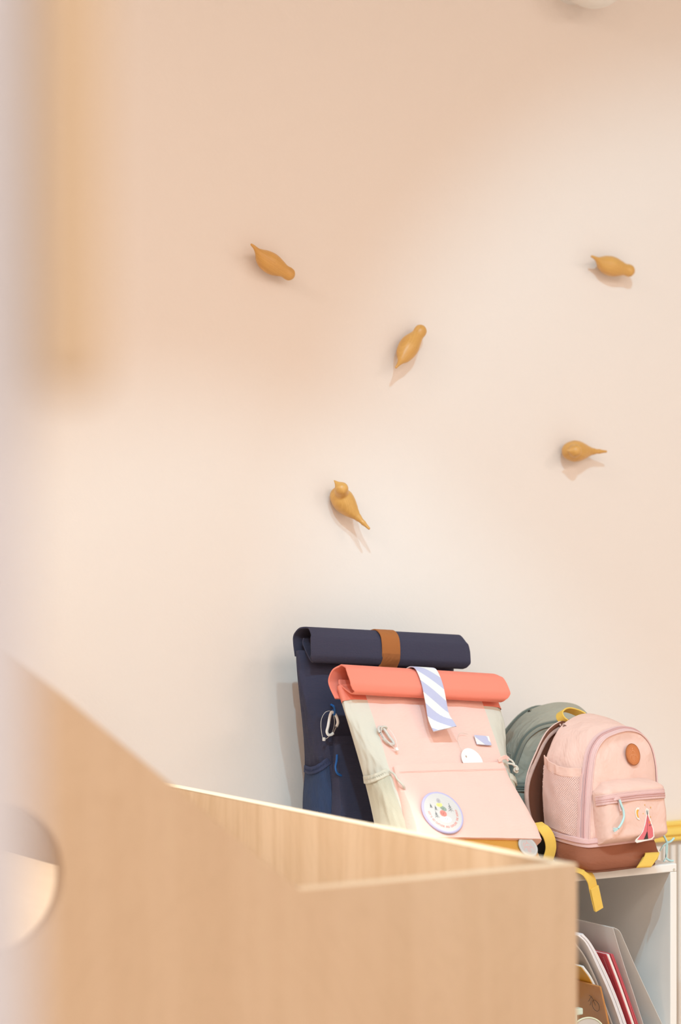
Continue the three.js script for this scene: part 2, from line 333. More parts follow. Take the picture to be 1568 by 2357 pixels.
const patchArt = print(512, 512, (g, w) => {
  g.fillStyle = '#d8d2ce'; g.fillRect(0, 0, w, w);
  const r = rng(9); for (let i = 0; i < 2500; i++) { g.fillStyle = r() > .5 ? 'rgba(204,197,193,.5)' : 'rgba(228,223,219,.6)'; g.fillRect(r() * w, r() * w, 2, 6); }
  const stone = (x, y, a, b, rot, col) => { g.save(); g.translate(x * w, y * w); g.rotate(rot); g.fillStyle = col; g.beginPath(); g.ellipse(0, 0, a * w, b * w, 0, 0, TAU); g.fill(); g.restore(); };
  const face = (x, y, s, col = '#4a4038') => { g.fillStyle = g.strokeStyle = col; for (const d of [-1, 1]) { g.beginPath(); g.arc(x * w + d * s * w, y * w, s * .28 * w, 0, TAU); g.fill(); } g.lineWidth = 3; g.beginPath(); g.arc(x * w, (y + s * .4) * w, s * .8 * w, .25, Math.PI - .25); g.stroke(); };
  stone(.52, .685, .155, .080, 0, '#fbf9f8'); stone(.5, .53, .092, .085, .3, '#ea8d82'); stone(.545, .40, .090, .058, .5, '#9aa797'); stone(.465, .305, .085, .055, -.1, '#f6e58a'); stone(.475, .20, .055, .066, 0, '#bdb6bb');
  face(.54, .67, .032); face(.49, .515, .03); face(.53, .39, .022); face(.44, .30, .018, '#a08020'); face(.475, .19, .016);
  const tree = (x, y, s) => { g.strokeStyle = '#3b3f42'; g.lineWidth = 5; g.lineCap = 'round'; const l = (a, b, c, d) => { g.beginPath(); g.moveTo((x + a * s) * w, (y + b * s) * w); g.lineTo((x + c * s) * w, (y + d * s) * w); g.stroke(); }; l(0, 0, 0, 1.1); for (const k of [.25, .5, .78]) { l(0, k, -.3 * (k + .3), k + .24); l(0, k, .3 * (k + .3), k + .24); } };
  tree(.74, .26, .2); tree(.30, .47, .16); tree(.335, .33, .11); tree(.22, .28, .1);
  g.fillStyle = '#d98c80'; g.font = 'bold 38px sans-serif'; g.textAlign = 'center';
  const t = "LET'S GO OUTSIDE AND EXPLORE THE WORLD", a0 = Math.PI * 1.02, a1 = -Math.PI * .06;
  for (let i = 0; i < t.length; i++) { const a = lerp(a0, a1, (i + .5) / t.length); g.save(); g.translate(w / 2 + Math.cos(a) * w * .385, w / 2 + Math.sin(a) * w * .385); g.rotate(a - Math.PI / 2); g.fillText(t[i], 0, 12); g.restore(); }
});
const leatherArt = print(256, 256, (g, w) => { g.fillStyle = '#cf7c48'; g.fillRect(0, 0, w, w); g.strokeStyle = '#b8632f'; g.lineWidth = 6; g.setLineDash([9, 6]); g.beginPath(); g.arc(w / 2, w / 2, w * .44, 0, TAU); g.stroke(); g.setLineDash([]); g.translate(2, 2); emblem(g, w, '#b5602c', .022); g.translate(-2, -2); emblem(g, w, '#efae84', .014); });
const discArt = print(256, 256, (g, w) => { g.fillStyle = '#bdb6b1'; g.fillRect(0, 0, w, w); g.strokeStyle = '#cbc5c1'; g.lineWidth = 12; g.beginPath(); g.arc(w / 2, w / 2, w * .47, 0, TAU); g.stroke(); emblem(g, w, '#d99f97', .03); });
const stripeArt = print(256, 320, (g, w, h) => { g.fillStyle = '#ece7e4'; g.fillRect(0, 0, w, h); g.fillStyle = '#c2bfd8'; for (let k = -2; k < 4; k++) { g.beginPath(); const y = k * h * 0.5; g.moveTo(0, y); g.lineTo(w, y + h * .42); g.lineTo(w, y + h * .68); g.lineTo(0, y + h * .26); g.fill(); } });
stripeArt.wrapS = stripeArt.wrapT = THREE.RepeatWrapping; stripeArt.repeat.set(1 / 0.04, 1 / 0.08);
const hangArt = print(128, 128, (g, w) => { g.fillStyle = '#fbf8f4'; g.fillRect(0, 0, w, w); g.strokeStyle = '#c9c4c0'; g.lineWidth = 2; for (const [x, y, l] of [[80, 70, 26], [78, 78, 22], [82, 86, 18]]) { g.beginPath(); g.moveTo(x, y); g.lineTo(x + l, y); g.stroke(); } });
function roundFace(parent, name, r, thick, map, rimMat, x, y, z, ry = 1, label) {   // a sewn or glued disc: rim body + printed face
  const o = part(name, new THREE.LatheGeometry([[0, 0], [r, 0], [r * 1.01, thick * .4], [r * .985, thick], [r * .93, thick * 1.05], [r * .9, thick * .8], [0, thick * .8]].map(p => new THREE.Vector2(...p)), 64).rotateX(Math.PI / 2), rimMat, parent, label);
  o.position.set(x, y, z); o.scale.set(1, ry, 1);
  const f = part('face', new THREE.CircleGeometry(r * .915, 64).translate(0, 0, thick * .9), new THREE.MeshStandardMaterial({ map, roughness: 0.8 }), o);
  return o;
}

// ---------------------------------------------------------------- roll-top backpacks
function rollTop(p) {
  const o = thing('roll_top_backpack', p.label, 'backpack');
  const { body, side, roll, base, pocket } = p.mats, K = Math.tan(rad(p.lean));
  const floorY = v => { v.y = Math.max(v.y, -v.z * K + 0.0006); return v; };
  const zf = (x, y) => p.bulge * smooth(0.21, 0.05, y) * Math.cos(Math.min(1, Math.abs(x) / 0.13) * 1.2) + 0.0018 * n3(x * 18, y * 14, p.seed) + 0.0012 * n3(x * 40, y * 30, p.seed + 4);
  const wf = y => lerp(p.wf0, p.wf1, smooth(0, 0.31, y));
  const wo = (y, s) => lerp(s < 0 ? p.woL : p.woR, 0.146, smooth(0.12, 0.315, y));
  const dp = y => lerp(0.074, 0.016, smooth(0.08, 0.315, y));
  const cx = y => p.shift * smooth(0.05, 0.3, y);
  const gus = (s, u, y, out = 0) => {
    const W = wf(y), O = wo(y, s), d = dp(y), a = (1 - u) * (1 - u), b = 2 * u * (1 - u), c = u * u;
    const w = (0.0035 * n3(u * 3, y * 22, p.seed + s) + 0.0022 * n3(u * 7, y * 50, p.seed + 2 * s)) * Math.sin(Math.PI * Math.min(1, u * 1.05)) + out * Math.sin(Math.PI * Math.min(1, Math.max(0, u * .96 + .02)));
    return floorY(V(cx(y) + s * (a * W + b * (O + 0.008) + c * O * .97 + w), y, a * zf(s * W, y) - b * d * .12 - c * d + w * .25));
  };
  part('front_panel', sheet((u, v) => { const y = v * 0.312, x = (u * 2 - 1) * wf(y); return floorY(V(cx(y) + x, y, zf(x, y))); }, 44, 60, 0.21, 0.31), body, o);
  part('side_panel', sheet((u, v) => gus(-1, 1 - u, v * 0.316), 36, 90, 0.09, 0.31), side, o);
  part('side_panel', sheet((u, v) => gus(1, u, v * 0.316), 36, 90, 0.09, 0.31), side, o);
  part('back_panel', sheet((u, v) => { const y = v * 0.316; const a = gus(1, 1, y), b = gus(-1, 1, y); return floorY(a.lerp(b, u)); }, 12, 40, 0.25, 0.31), side, o);
  // base: a shell just outside the body
  { const rings = []; for (let i = 0; i <= 10; i++) { const y = lerp(0, p.baseH, i / 10), r = [], e = 0.8 + 0.2 * smooth(0, 0.02, y);
      for (let j = 0; j < 72; j++) { const a = j / 72 * TAU, c = Math.cos(a), s = Math.sin(a), ex = 2 / 5; const x = Math.sign(c) * Math.pow(Math.abs(c), ex) * lerp((p.woR + p.woL) / 2, (p.woR + p.woL) / 2 - 0.002, e) + (p.woR - p.woL) / 2; const z = -0.029 - Math.sign(s) * Math.pow(Math.abs(s), ex) * 0.0475 * e + 0.001 * n3(x * 30, y * 30, p.seed);
        r.push(floorY(V(x, y, z))); } rings.push(r); }
    part('base', loft(rings, { crease: 0.9 }), base, o); }
  // rolled top: one sheet wound forward, ends left open
  { const prof = [[.314, -.0175], [.334, -.0200], [.3445, -.0185], [.3525, -.0090], [.3552, -.0030], [.3556, .0060], [.3540, .0115], [.3430, .0215], [.3390, .0240], [.3160, .0268], [.3110, .0262], [.3045, .0215], [.3030, .0185], [.3045, .0115], [.3090, .0070], [.3250, -.0030], [.3350, -.0090], [.3410, -.0080]];
    const path = curve(prof.map(([y, z]) => V(p.rollX + .001 + .006 * smooth(-.012, .02, z), y + p.rollY, z)), 110);
    const rings = strip(path, t => { const k = [[0, .282], [.14, .286], [.24, .284], [.30, .276], [.36, .278], [.50, .291], [.60, .290], [.68, .276], [.8, .270], [1, .264]]; let i = 1; while (k[i][0] < t) i++; return lerp(k[i - 1][1], k[i][1], (t - k[i - 1][0]) / (k[i][0] - k[i - 1][0])) + .0008 * Math.sin(t * 23); }, 0.0026, V(1, 0, 0), 0.5, true);
    part('roll', rings, roll, o);
    if (p.collar) for (const s of [-1, 1]) part('collar', sheet((u, v) => gus(s, s < 0 ? 1 - u : u, lerp(0.303, 0.330, v), 0.0022), 18, 6, .08, .03), roll, o); }
  // front pocket, bulging towards its lower edge
  { const rings = []; for (let i = 0; i <= 26; i++) { const v = i / 26, y = lerp(p.baseH - 0.01, 0.186, v), r = [], zt = lerp(0.021, 0.0075, smooth(0.1, 1, v)) + 0.0016 * n3(3, y * 40, p.seed + 9), xl = lerp(-0.112, -0.100, v) + p.pk[0], xr = lerp(0.113, 0.102, v) + p.pk[1], tilt = 0.012 * v * v;
      const q = [[xr, -.002], [xr, zt * .55], [xr - .003, zt * .9], ...Array.from({ length: 31 }, (_, k) => [lerp(xr - .008, xl + .008, k / 30), zt]), [xl + .003, zt * .9], [xl, zt * .55], [xl, -.002]];
      q.forEach(([x, z]) => r.push(floorY(V(cx(y) + x, y + tilt * (x + .1) / .2, z + p.bulge * smooth(.21, .05, y) * .8 + (z > 0.003 ? 0.0015 * n3(x * 30, y * 26, p.seed + 5) : 0))))); rings.push(r); }
    const k = part('front_pocket', loft(rings, { crease: 0.6 }), pocket, o);
    const yT = 0.186, zz = p.bulge * .3;
    part('stitching', tube([V(cx(yT) - 0.0985 + p.pk[0], yT - .0135, .0098 + zz), V(cx(yT) - .05, yT - .0105, .0100 + zz), V(cx(yT), yT - .0075, .0100 + zz), V(cx(yT) + .05, yT - .0045, .0100 + zz), V(cx(yT) + 0.1005 + p.pk[1], yT - .0015, .0098 + zz)], .00028, 60, false, 5), p.mats.seam, k); }
  // stretch side pockets with a folded hem
  for (const s of [-1, 1]) {
    const yt = u => lerp(p.hem[0], p.hem[1], u) - 0.010 * Math.sin(Math.PI * u);
    const k = part('side_pocket', sheet((u, v) => { const uu = 0.06 + 0.9 * (s < 0 ? 1 - u : u), y = lerp(0.004, yt(uu), v); return gus(s, uu, y, 0.0055 + 0.002 * Math.sin(v * 3.1)); }, 40, 50, 0.09, 0.17), p.mats.stretch, o);
    const path = []; for (let i = 0; i <= 30; i++) { const uu = 0.05 + 0.92 * i / 30; path.push(gus(s, uu, yt(uu) - 0.004, 0.0075)); }
    part('hem', strip(path, 0.0115, 0.003, V(0, 1, 0.1)), p.mats.hem, k);
    part('hem_stitching', tube(path.map((q, i) => q.clone().add(V(s * 0.0018, (i % 2 ? 1 : -1) * 0.0016, 0.0008))), 0.0004, 120, false, 5), p.mats.hem, k);
  }
  // carabiner on a cord, with its white security loop
  { const k = part('carabiner', (() => { const a = p.carab.map(([x, y]) => V(x, y, p.cz)); return new THREE.TubeGeometry(new THREE.CatmullRomCurve3(a, false, 'centripetal'), 60, 0.0022, 10, false); })(), p.mats.metal, o);
    part('gate', tube([V(...p.carab[0], p.cz), V(...p.carab[p.carab.length - 1], p.cz)], 0.0009, 4), M.chrome, k);
    part('cord', tube(p.carabCord, 0.0017, 30), p.mats.cord, o);
    const l = part('security_loop', tube(p.lockLoop, 0.00038, 70, true, 6), M.thread, o);
    const e = p.lockLoop[0]; part('lock', box(0.0045, 0.0055, 0.003, e[0], e[1], e[2], 0.001), M.thread, l); }
  for (const c of p.cords) part('cord_loop', tube(c, 0.0017, 40), p.mats.cord, o);
  pose(o, p.at, p.yaw, p.lean, p.roll);
  return o;
}
const navyCloth = cloth(0x36354a, ripstop, 0.0003), navy = rollTop({
  label: 'navy blue roll-top backpack leaning on the wall, tallest of the bags', at: [2.049, 0.85, 0.146], yaw: 0, lean: 8, roll: -4, seed: 2,
  wf0: 0.088, wf1: 0.101, woL: 0.102, woR: 0.116, shift: 0.0, bulge: 0.016, baseH: 0.07, rollX: -0.003, rollY: -0.006, hem: [0.156, 0.146], pk: [0.012, -0.004], cz: 0.016, collar: false,
  mats: { body: navyCloth, side: navyCloth, roll: cloth(0x3a3648, ripstop, 0.0003), base: cloth(0x2e3450, twill, 0.0003), pocket: navyCloth, seam: std(0x2a293a), stretch: cloth(0x303f5f, knit, 0.0005), hem: cloth(0x343a58, rib, 0.0003), metal: std(0xfaf5f0, { roughness: 0.35 }), cord: std(0x1f5fa5, { roughness: 0.6 }) },
  carab: [[-.0915, .2005], [-.089, .2065], [-.0905, .214], [-.095, .2205], [-.099, .2225], [-.1015, .2195], [-.1065, .2000], [-.1085, .1925], [-.1060, .1880], [-.1005, .1885], [-.0975, .1905]],
  carabCord: [[-.093, .2345, .004], [-.0945, .230, .015], [-.0965, .2215, .0200], [-.0955, .2185, .016], [-.0925, .226, .008]],
  lockLoop: [[-.1115, .1815, .012], [-.1165, .195, .013], [-.116, .211, .013], [-.108, .2225, .013], [-.098, .2235, .013], [-.0935, .216, .012], [-.0925, .206, .012], [-.096, .195, .013], [-.102, .1865, .013]],
  cords: [[[-.090, .158, .014], [-.0945, .149, .020], [-.0985, .139, .023], [-.096, .131, .023], [-.087, .127, .020], [-.082, .127, .014]], [[-.082, .088, .022], [-.0875, .078, .030], [-.0870, .068, .031], [-.082, .058, .026]]],
});
{
  const sm = cloth(0xa8632f, crumple, 0.0004), path = curve([[.002, .325, -.0225], [.001, .3475, -.0165], [.001, .3515, -.002], [.001, .3505, .012], [.001, .341, .0245], [.001, .323, .0285], [.001, .306, .0265], [.001, .292, .016], [.001, .283, .006]], 40);
  const s = part('strap', strip(path, 0.033, 0.0022, V(1, 0, 0)), sm, navy, 'brown suede closing strap');
  part('strap_end', strip(curve([[.001, .313, .0297], [.001, .304, .0278], [.001, .292, .0178], [.001, .284, .0085]], 14), 0.0315, 0.0018, V(1, 0, 0)), cloth(0x99592a, crumple, 0.0005), s);
}
const pinkCloth = cloth(0xf8cabc, ripstop, 0.0003), pink = rollTop({
  label: 'pale pink roll-top backpack with coral roll and sage sides, before the navy one', at: [2.06, 0.85, 0.395], yaw: -4, lean: 36, roll: -6, seed: 6,
  wf0: 0.104, wf1: 0.106, woL: 0.113, woR: 0.115, shift: 0.0, bulge: 0.004, baseH: 0.068, rollX: -0.010, rollY: 0, hem: [0.184, 0.197], pk: [0, 0], cz: 0.0065, collar: true,
  mats: { body: pinkCloth, side: cloth(0xd9d1c1, weave, 0.0002), roll: cloth(0xf58a73, weave, 0.0002), base: cloth(0xdc9a40, twill, 0.0006), pocket: pinkCloth, seam: std(0xecb8a9), stretch: cloth(0xcfc6b0, knit, 0.0005), hem: cloth(0xd6cdba, rib, 0.0003), metal: std(0xd2c8bf, { roughness: 0.4 }), cord: std(0xd5cdbf, { roughness: 0.7 }) },
  carab: [[-.1075, .2415], [-.1085, .2465], [-.1060, .2510], [-.1015, .2515], [-.0985, .2485], [-.0925, .2335], [-.0890, .2260], [-.0895, .2225], [-.0945, .2225], [-.1010, .2270], [-.1045, .2320]],
  carabCord: [[-.1025, .2475, .004], [-.1000, .2505, .0095], [-.0955, .2495, .0095], [-.0945, .2475, .004]],
  lockLoop: [[-.0880, .2130, .008], [-.0925, .2165, .008], [-.1000, .2235, .009], [-.1065, .2380, .009], [-.1040, .2485, .010], [-.0960, .2500, .009], [-.0880, .2430, .008], [-.0845, .2300, .008], [-.0855, .2190, .008]],
  cords: [[[-.1095, .178, .004], [-.1075, .168, .010], [-.1085, .158, .014], [-.1040, .146, .017], [-.1005, .1435, .013]], [[.1075, .196, .008], [.1125, .192, .012], [.1165, .186, .012], [.1185, .180, .009], [.1150, .1835, .008], [.1165, .188, .012]]],
});
{
  const sm = new THREE.MeshStandardMaterial({ map: stripeArt, roughness: 0.8, bumpMap: rib, bumpScale: 0.0003 });
  const path = curve([[-.003, .325, -.0225], [-.003, .3525, -.018], [-.003, .358, -.002], [-.003, .357, .012], [-.003, .348, .025], [-.0035, .332, .0300], [-.004, .312, .0305], [-.005, .288, .0275], [-.006, .262, .0245], [-.004, .240, .0265]], 60);
  const across = path.map((_, i) => V(1, 0.3 * smooth(0.7, 1, i / 60), 0.25 * smooth(0.8, 1, i / 60)));
  part('strap', strip(path, 0.039, 0.0018, across), sm, pink, 'white and lavender striped closing strap');
  roundFace(pink, 'patch', 0.0345, 0.0032, patchArt, std(0xc4bcdc), -.0575, .0965, .0245, 1, 'round embroidered patch with stacked smiling stones');
  roundFace(pink, 'reflector', 0.0165, 0.0010, discArt, std(0xbab3ae), .0810, .0460, .0200, 1, 'round silver reflector');
  const lt = part('side_label', box(0.027, 0.0165, 0.0022, .0705, .2405, .0035, 0.0008), new THREE.MeshStandardMaterial({ map: stripeArt, roughness: .8 }), pink, 'folded lavender striped label'); lt.rotation.z = rad(-2);
  const ht = part('hang_tag', new THREE.CylinderGeometry(0.0195, 0.0195, 0.0008, 48).rotateX(Math.PI / 2), [std(0xfaf7f2), new THREE.MeshStandardMaterial({ map: hangArt, roughness: .7 }), std(0xfaf7f2)], pink, 'white round paper tag');
  ht.position.set(.0455, .2005, .0045); ht.scale.set(.95, 1.1, 1);
  part('eyelet', new THREE.TorusGeometry(0.0011, 0.0004, 8, 16), std(0xb58f72), ht).position.set(-.0095, .006, .0005);
  part('tag_thread', tube([[.036, .207, .0052], [.032, .222, .004], [.0315, .236, .004], [.039, .2475, .0045], [.054, .2475, .0045]], 0.00022, 40, false, 5), M.putty, pink);
  const zp = part('zip_pull', strip(curve([[.088, .1975, .0115], [.096, .2015, .0140], [.1045, .2035, .0125], [.1095, .2000, .0105]], 16), 0.006, 0.0016, V(0, 1, 0.6)), pinkCloth, pink);
  part('pull_cord', tube([[.1075, .2015, .0120], [.1125, .1975, .0130], [.1150, .1915, .0125], [.1130, .1890, .0140], [.1165, .1870, .0145], [.1185, .1830, .0125], [.1150, .1815, .0130], [.1165, .1870, .0130]], 0.0015, 60), pink.getObjectByName('cord_loop').material, zp);
}

// ---------------------------------------------------------------- small dome backpacks
function archProfile(t) {                            // t 0 back .. 1 front seam; local x right, y up
  const front = [[-.071, .046], [-.066, .075], [-.057, .115], [-.047, .152], [-.037, .176], [-.018, .193], [.008, .2005], [.034, .203], [.060, .197], [.078, .180], [.085, .154], [.0835, .115], [.0815, .075], [.080, .044]];
  const back = [[-.075, .060], [-.073, .100], [-.068, .140], [-.059, .171], [-.048, .189], [-.036, .205], [-.019, .220], [.005, .2310], [.034, .2365], [.062, .232], [.081, .214], [.088, .175], [.086, .110], [.082, .058]];
  const m = Math.sin(Math.PI * Math.min(1, t)) * 0.006;
  const pts = front.map(([fx, fy], i) => { const [bx, by] = back[i], x = lerp(bx, fx, t), y = lerp(by, fy, t); return V(x + (x - .01) / .08 * m, y + (y > .15 ? m * .8 : 0), 0); });
  const top = curve(pts, 72), a = top[0], b = top[72], bottom = []; for (let i = 1; i < 16; i++) bottom.push(b.clone().lerp(a, i / 16));
  return [...top, ...bottom].reverse();              // counter-clockwise seen from the front
}
const D = 0.086;
function domePack(p) {
  const o = thing('dome_backpack', p.label, 'backpack'), { body, zip, base, stretch, hand, padding } = p.mats;
  const wr = (q, t, i) => { const k = 0.0030 * n3(q.x * 22, q.y * 22, t * 2.5 + p.seed) + 0.0018 * n3(q.x * 50, q.y * 45, t * 5 + p.seed); const d = V(q.x - .005, q.y - .12, 0).normalize(); return q.addScaledVector(d, k * Math.sin(Math.PI * Math.min(1, Math.max(0, t)))); };
  const rings = [];
  { const b = archProfile(0); for (const k of [0.90, 0.97]) rings.push(b.map(q => V(.005 + (q.x - .005) * k, .13 + (q.y - .13) * k, -D - .004 + (k - .9) * .04))); }
  for (let i = 0; i <= 24; i++) { const t = i / 24; rings.push(archProfile(t).map((q, j) => { q = wr(q, t, j); q.z = -D + t * D; return q; })); }
  const sides = rings.slice();
  part('body', loft(sides, { capB: false, crease: 1.2 }), body, o);
  { const f = archProfile(1), rr = []; for (let i = 0; i <= 16; i++) { const k = 1 - i / 16 * 0.97; rr.push(f.map(q => { const x = .008 + (q.x - .008) * k, y = .118 + (q.y - .118) * k, e = Math.pow(1 - k, .55); const edge = 1 - k < .25 ? Math.sin((1 - k) / .25 * Math.PI) : 0;
      return V(x, y, .009 * e + 0.0026 * n3(x * 26, y * 18, p.seed + 8) * smooth(0, .2, 1 - k) + 0.0020 * edge * n3(q.x * 70, q.y * 70, 2) - .006 * smooth(.165, .19, y) * smooth(0, .15, 1 - k) * smooth(.35, .1, 1 - k)); })); }
    const g = loft(rr, { capA: false, crease: 1.2 }), P = g.attributes.position, U = g.attributes.uv; for (let i = 0; i < P.count; i++) U.setXY(i, P.getX(i), P.getY(i)); part('front_panel', g, body, o); }
  // zip running over the arch just behind the front seam
  { const band = (z, off) => archProfile(1 + z / D).slice(15).map(q => { const d = V(q.x - .005, q.y - .11, 0).normalize(); q.addScaledVector(d, off); q.z = z; return q; });
    const zr = [band(-.0155, .0004), band(-.015, .0022), band(-.0005, .0026), band(.0018, .0012)];
    const z = part('zip_tape', loft(zr, { closed: false, crease: 0.5 }), zip, o);
    part('zip_coil', tube(band(-.0088, .0030), 0.0011, 160, false, 6), p.mats.coil, z); part('zip_coil', tube(band(-.0062, .0031), 0.0011, 160, false, 6), p.mats.coil, z);
    part('piping', tube(band(.0012, .0012), 0.0012, 160, false, 6), p.mats.pipe, z); }
  // base
  const yb = z => Math.max(0, -z * .139) + .0004;
  const baseRing = (y, grow, jitter = 0) => { const r = []; for (let j = 0; j < 96; j++) { const a = j / 96 * TAU, c = Math.cos(a), s = Math.sin(a), e = 2 / 3.6; const x = -.002 + Math.sign(c) * Math.pow(Math.abs(c), e) * (.080 + grow), z = -.039 - Math.sign(s) * Math.pow(Math.abs(s), e) * (.051 + grow * .8); const k = jitter * (0.0026 * n3(x * 16 + y * 20, y * 46, z * 16 + p.seed) + .0007 * n3(x * 34, y * 60, z * 34)); r.push(V(x + c * k, Math.max(yb(z), y + (z < 0 ? -z * .24 : 0)), z - s * k)); } return r; };
  { const hs = [0, .003, .008, .014, .020, .026, .032, .038, .043], gs = [-.014, -.004, .000, .0025, .0032, .002, .0008, -.001, -.003];
    part('base', loft(hs.map((h, i) => baseRing(h, gs[i], h > .006 && h < .041 ? 2.2 : 0)), { crease: 1.1 }), base, o);
    const z = part('base_zip', loft([baseRing(.0375, -.004), baseRing(.0385, .0005), baseRing(.0445, .0014), baseRing(.0505, .0010), baseRing(.0515, -.004)], { capA: false, capB: false, crease: .6 }), zip, o);
    part('zip_coil', new THREE.TubeGeometry(new THREE.CatmullRomCurve3(baseRing(.0445, .0018), true), 200, .0010, 6, true), p.mats.coil, z);
    part('piping', new THREE.TubeGeometry(new THREE.CatmullRomCurve3(baseRing(.0025, -.0035), true), 200, .0012, 6, true), base, z); }
  // front pocket
  { const rr = [], N = 30; for (let i = 0; i <= N; i++) { const v = i / N, y = lerp(.040, .1335, v), zt = .0275 * Math.pow(Math.sin(Math.min(1, (v < .12 ? v / .12 : v > .80 ? (1 - v) / .20 * .98 + .02 : 1)) * Math.PI / 2), .55) + .0015 * n3(2, y * 50, p.seed), xl = lerp(-.062, -.058, v) + (v > .85 ? (v - .85) * .13 : 0), xr = lerp(.0705, .0725, v) - (v > .85 ? (v - .85) * .10 : 0), r = [];
      const q = [[xr - .002, -.003], [xr, zt * .3], [xr - .001, zt * .7], [xr - .005, zt * .95], ...Array.from({ length: 25 }, (_, k) => [lerp(xr - .010, xl + .010, k / 24), zt * (1 + .03 * Math.sin(k / 24 * Math.PI))]), [xl + .005, zt * .95], [xl + .001, zt * .7], [xl, zt * .3], [xl + .002, -.003]];
      q.forEach(([x, z]) => r.push(V(x, y - .004 * Math.pow((x - .005) / .07, 2) * smooth(.7, 1, v), z + .004 + (z > .01 ? .0016 * n3(x * 40, y * 34, p.seed + 3) : 0)))); rr.push(r); }
    const k = part('front_pocket', loft(rr, { crease: 1.0 }), body, o);
    const line = (y, z, off = 0) => [V(-.0605, y - .0015, .012), V(-.0585, y - .001, .0255), V(-.05, y, z), V(.005, y + .0012, z + .0008), V(.062, y, z), V(.0715, y - .0005, .0255), V(.0732, y - .001, .012)].map(q => q.add(V(0, off, 0)));
    const zt = part('zip_tape', strip(curve(line(.1055, .0328), 40), .0125, .0016, V(0, 1, 0)), zip, k);
    part('zip_coil', tube(line(.1070, .0336), .0012, 60, false, 6), p.mats.coil, zt); part('zip_coil', tube(line(.1038, .0336), .0012, 60, false, 6), p.mats.coil, zt);
    part('piping', tube(line(.1125, .0322), .0011, 60, false, 6), p.mats.pipe, zt); }
  // mesh side pocket on the left, plain one on the right
  const sideAt = (s, u, y, out) => { const t = lerp(.04, .83, u), a = archProfile(t).filter((q, i) => i >= 15); let best = null; for (const q of a) if ((s < 0 ? q.x < 0 : q.x > 0) && (!best || Math.abs(q.y - y) < Math.abs(best.y - y))) best = q; return V(best.x + s * out, y, -D + t * D); };
  for (const s of [-1, 1]) {
    const yTop = u => lerp(.171, .147, u) - .006 * Math.sin(u * 3), yBot = u => lerp(.078, .054, u), nx = 20;
    const at = (u, v) => sideAt(s, u, lerp(yBot(u), yTop(u), v), .002 + .0075 * Math.sin(Math.PI * Math.min(1, u * .9 + .12)) * (0.45 + .55 * v) + .0015 * n3(u * 4, v * 4, p.seed + s));
    const k = part('side_pocket', sheet((u, v) => at(s < 0 ? u : 1 - u, v), nx, 24, .085, .085, 1.2), stretch, o, 'open mesh side pocket');
    part('hem', strip(Array.from({ length: 21 }, (_, i) => { const q = at(i / 20, 1); q.x += s * .0008; q.y += .002; return q; }), .0135, .0016, V(0, 1, 0)), body, k);
    part('mesh_edge', strip(Array.from({ length: 9 }, (_, i) => { const q = at(1, i / 8); q.x += s * .001; return q; }), .006, .0012, V(0, 0, 1)), p.mats.pipe, k);
  }
  // shoulder straps folded behind, lined in brown
  for (const s of [-1, 1]) {
    const path = curve([[.036, .2180, -.080], [.022, .2215, -.095], [-.009, .208, -.106], [-.040, .173, -.108], [-.062, .141, -.108], [-.068, .118, -.108], [-.067, .090, -.107], [-.058, .064, -.104]].map(([x, y, z]) => [s < 0 ? x : .035 - x, y, z]), 40);
    const k = part('shoulder_strap', strip(path, .034, .005, V(1, 0, 0)), padding, o);
    part('edging', tube(path.map(q => q.clone().add(V(-.0172, 0, .0010))), .0034, 80, false, 7), body, k);
    part('edging', tube(path.map(q => q.clone().add(V(.0172, 0, .0010))), .0034, 80, false, 7), body, k);
    part('outer_cover', strip(path.map(q => q.clone().add(V(0, .001, -.0035))), .034, .002, V(1, 0, 0)), body, k);
  }
  part('back_padding', box(.11, .10, .008, .006, .112, -D - .007, .004), padding, o);
  if (p.handle) part('grab_handle', strip(curve([[.004, .222, -.092], [-.006, .231, -.097], [-.005, .2385, -.101], [.003, .2435, -.102], [.014, .2445, -.102], [.026, .2405, -.098], [.036, .233, -.090]], 30), .015, .0022, V(0.1, 0.35, 1)), hand, o);
  pose(o, p.at, p.yaw, p.lean, p.roll); o.scale.setScalar(p.scale || 1);
  return o;
}
// knotted netting: alpha holes in a diamond grid
function meshAlpha() {
  const S = 64, d = new Uint8Array(S * S * 4);
  for (let y = 0; y < S; y++) for (let x = 0; x < S; x++) { let hole = false; for (const [cx, cy] of [[.25, .25], [.75, .75], [1.25, .25], [-.25, .75], [.25, 1.25], [.75, -.25]]) if (Math.hypot((x / S - cx) / 1.05, (y / S - cy) / .95) < .165) hole = true; const i = 4 * (y * S + x); d[i] = d[i + 1] = d[i + 2] = hole ? 0 : 255; d[i + 3] = 255; }
  const t = new THREE.DataTexture(d, S, S, THREE.RGBAFormat); t.wrapS = t.wrapT = THREE.RepeatWrapping; t.magFilter = THREE.LinearFilter; t.repeat.set(1 / .0034, 1 / .0034); t.needsUpdate = true; return t;
}
const lilacZip = cloth(0xe6bdb8, zipTeeth, 0.0002), pinkBody = cloth(0xeec5b6, crumple, 0.0005);
const small = domePack({
  label: 'small pale pink backpack with a tent motif, brown base and yellow straps', at: [2.304, 0.85, 0.411], yaw: -8, lean: 8, roll: 0, seed: 4, handle: true,
  mats: { body: pinkBody, zip: lilacZip, pipe: std(0xe6bdb6), coil: std(0xd6a6a2, { roughness: .5 }), base: cloth(0x9a5c42, weave, 0.0005), padding: cloth(0x6a3b26, weave, 0.0003), hand: M.yellow,
    stretch: new THREE.MeshStandardMaterial({ color: 0xe8c0b4, roughness: .85, alphaMap: meshAlpha(), alphaTest: .5, side: THREE.DoubleSide }) },
});
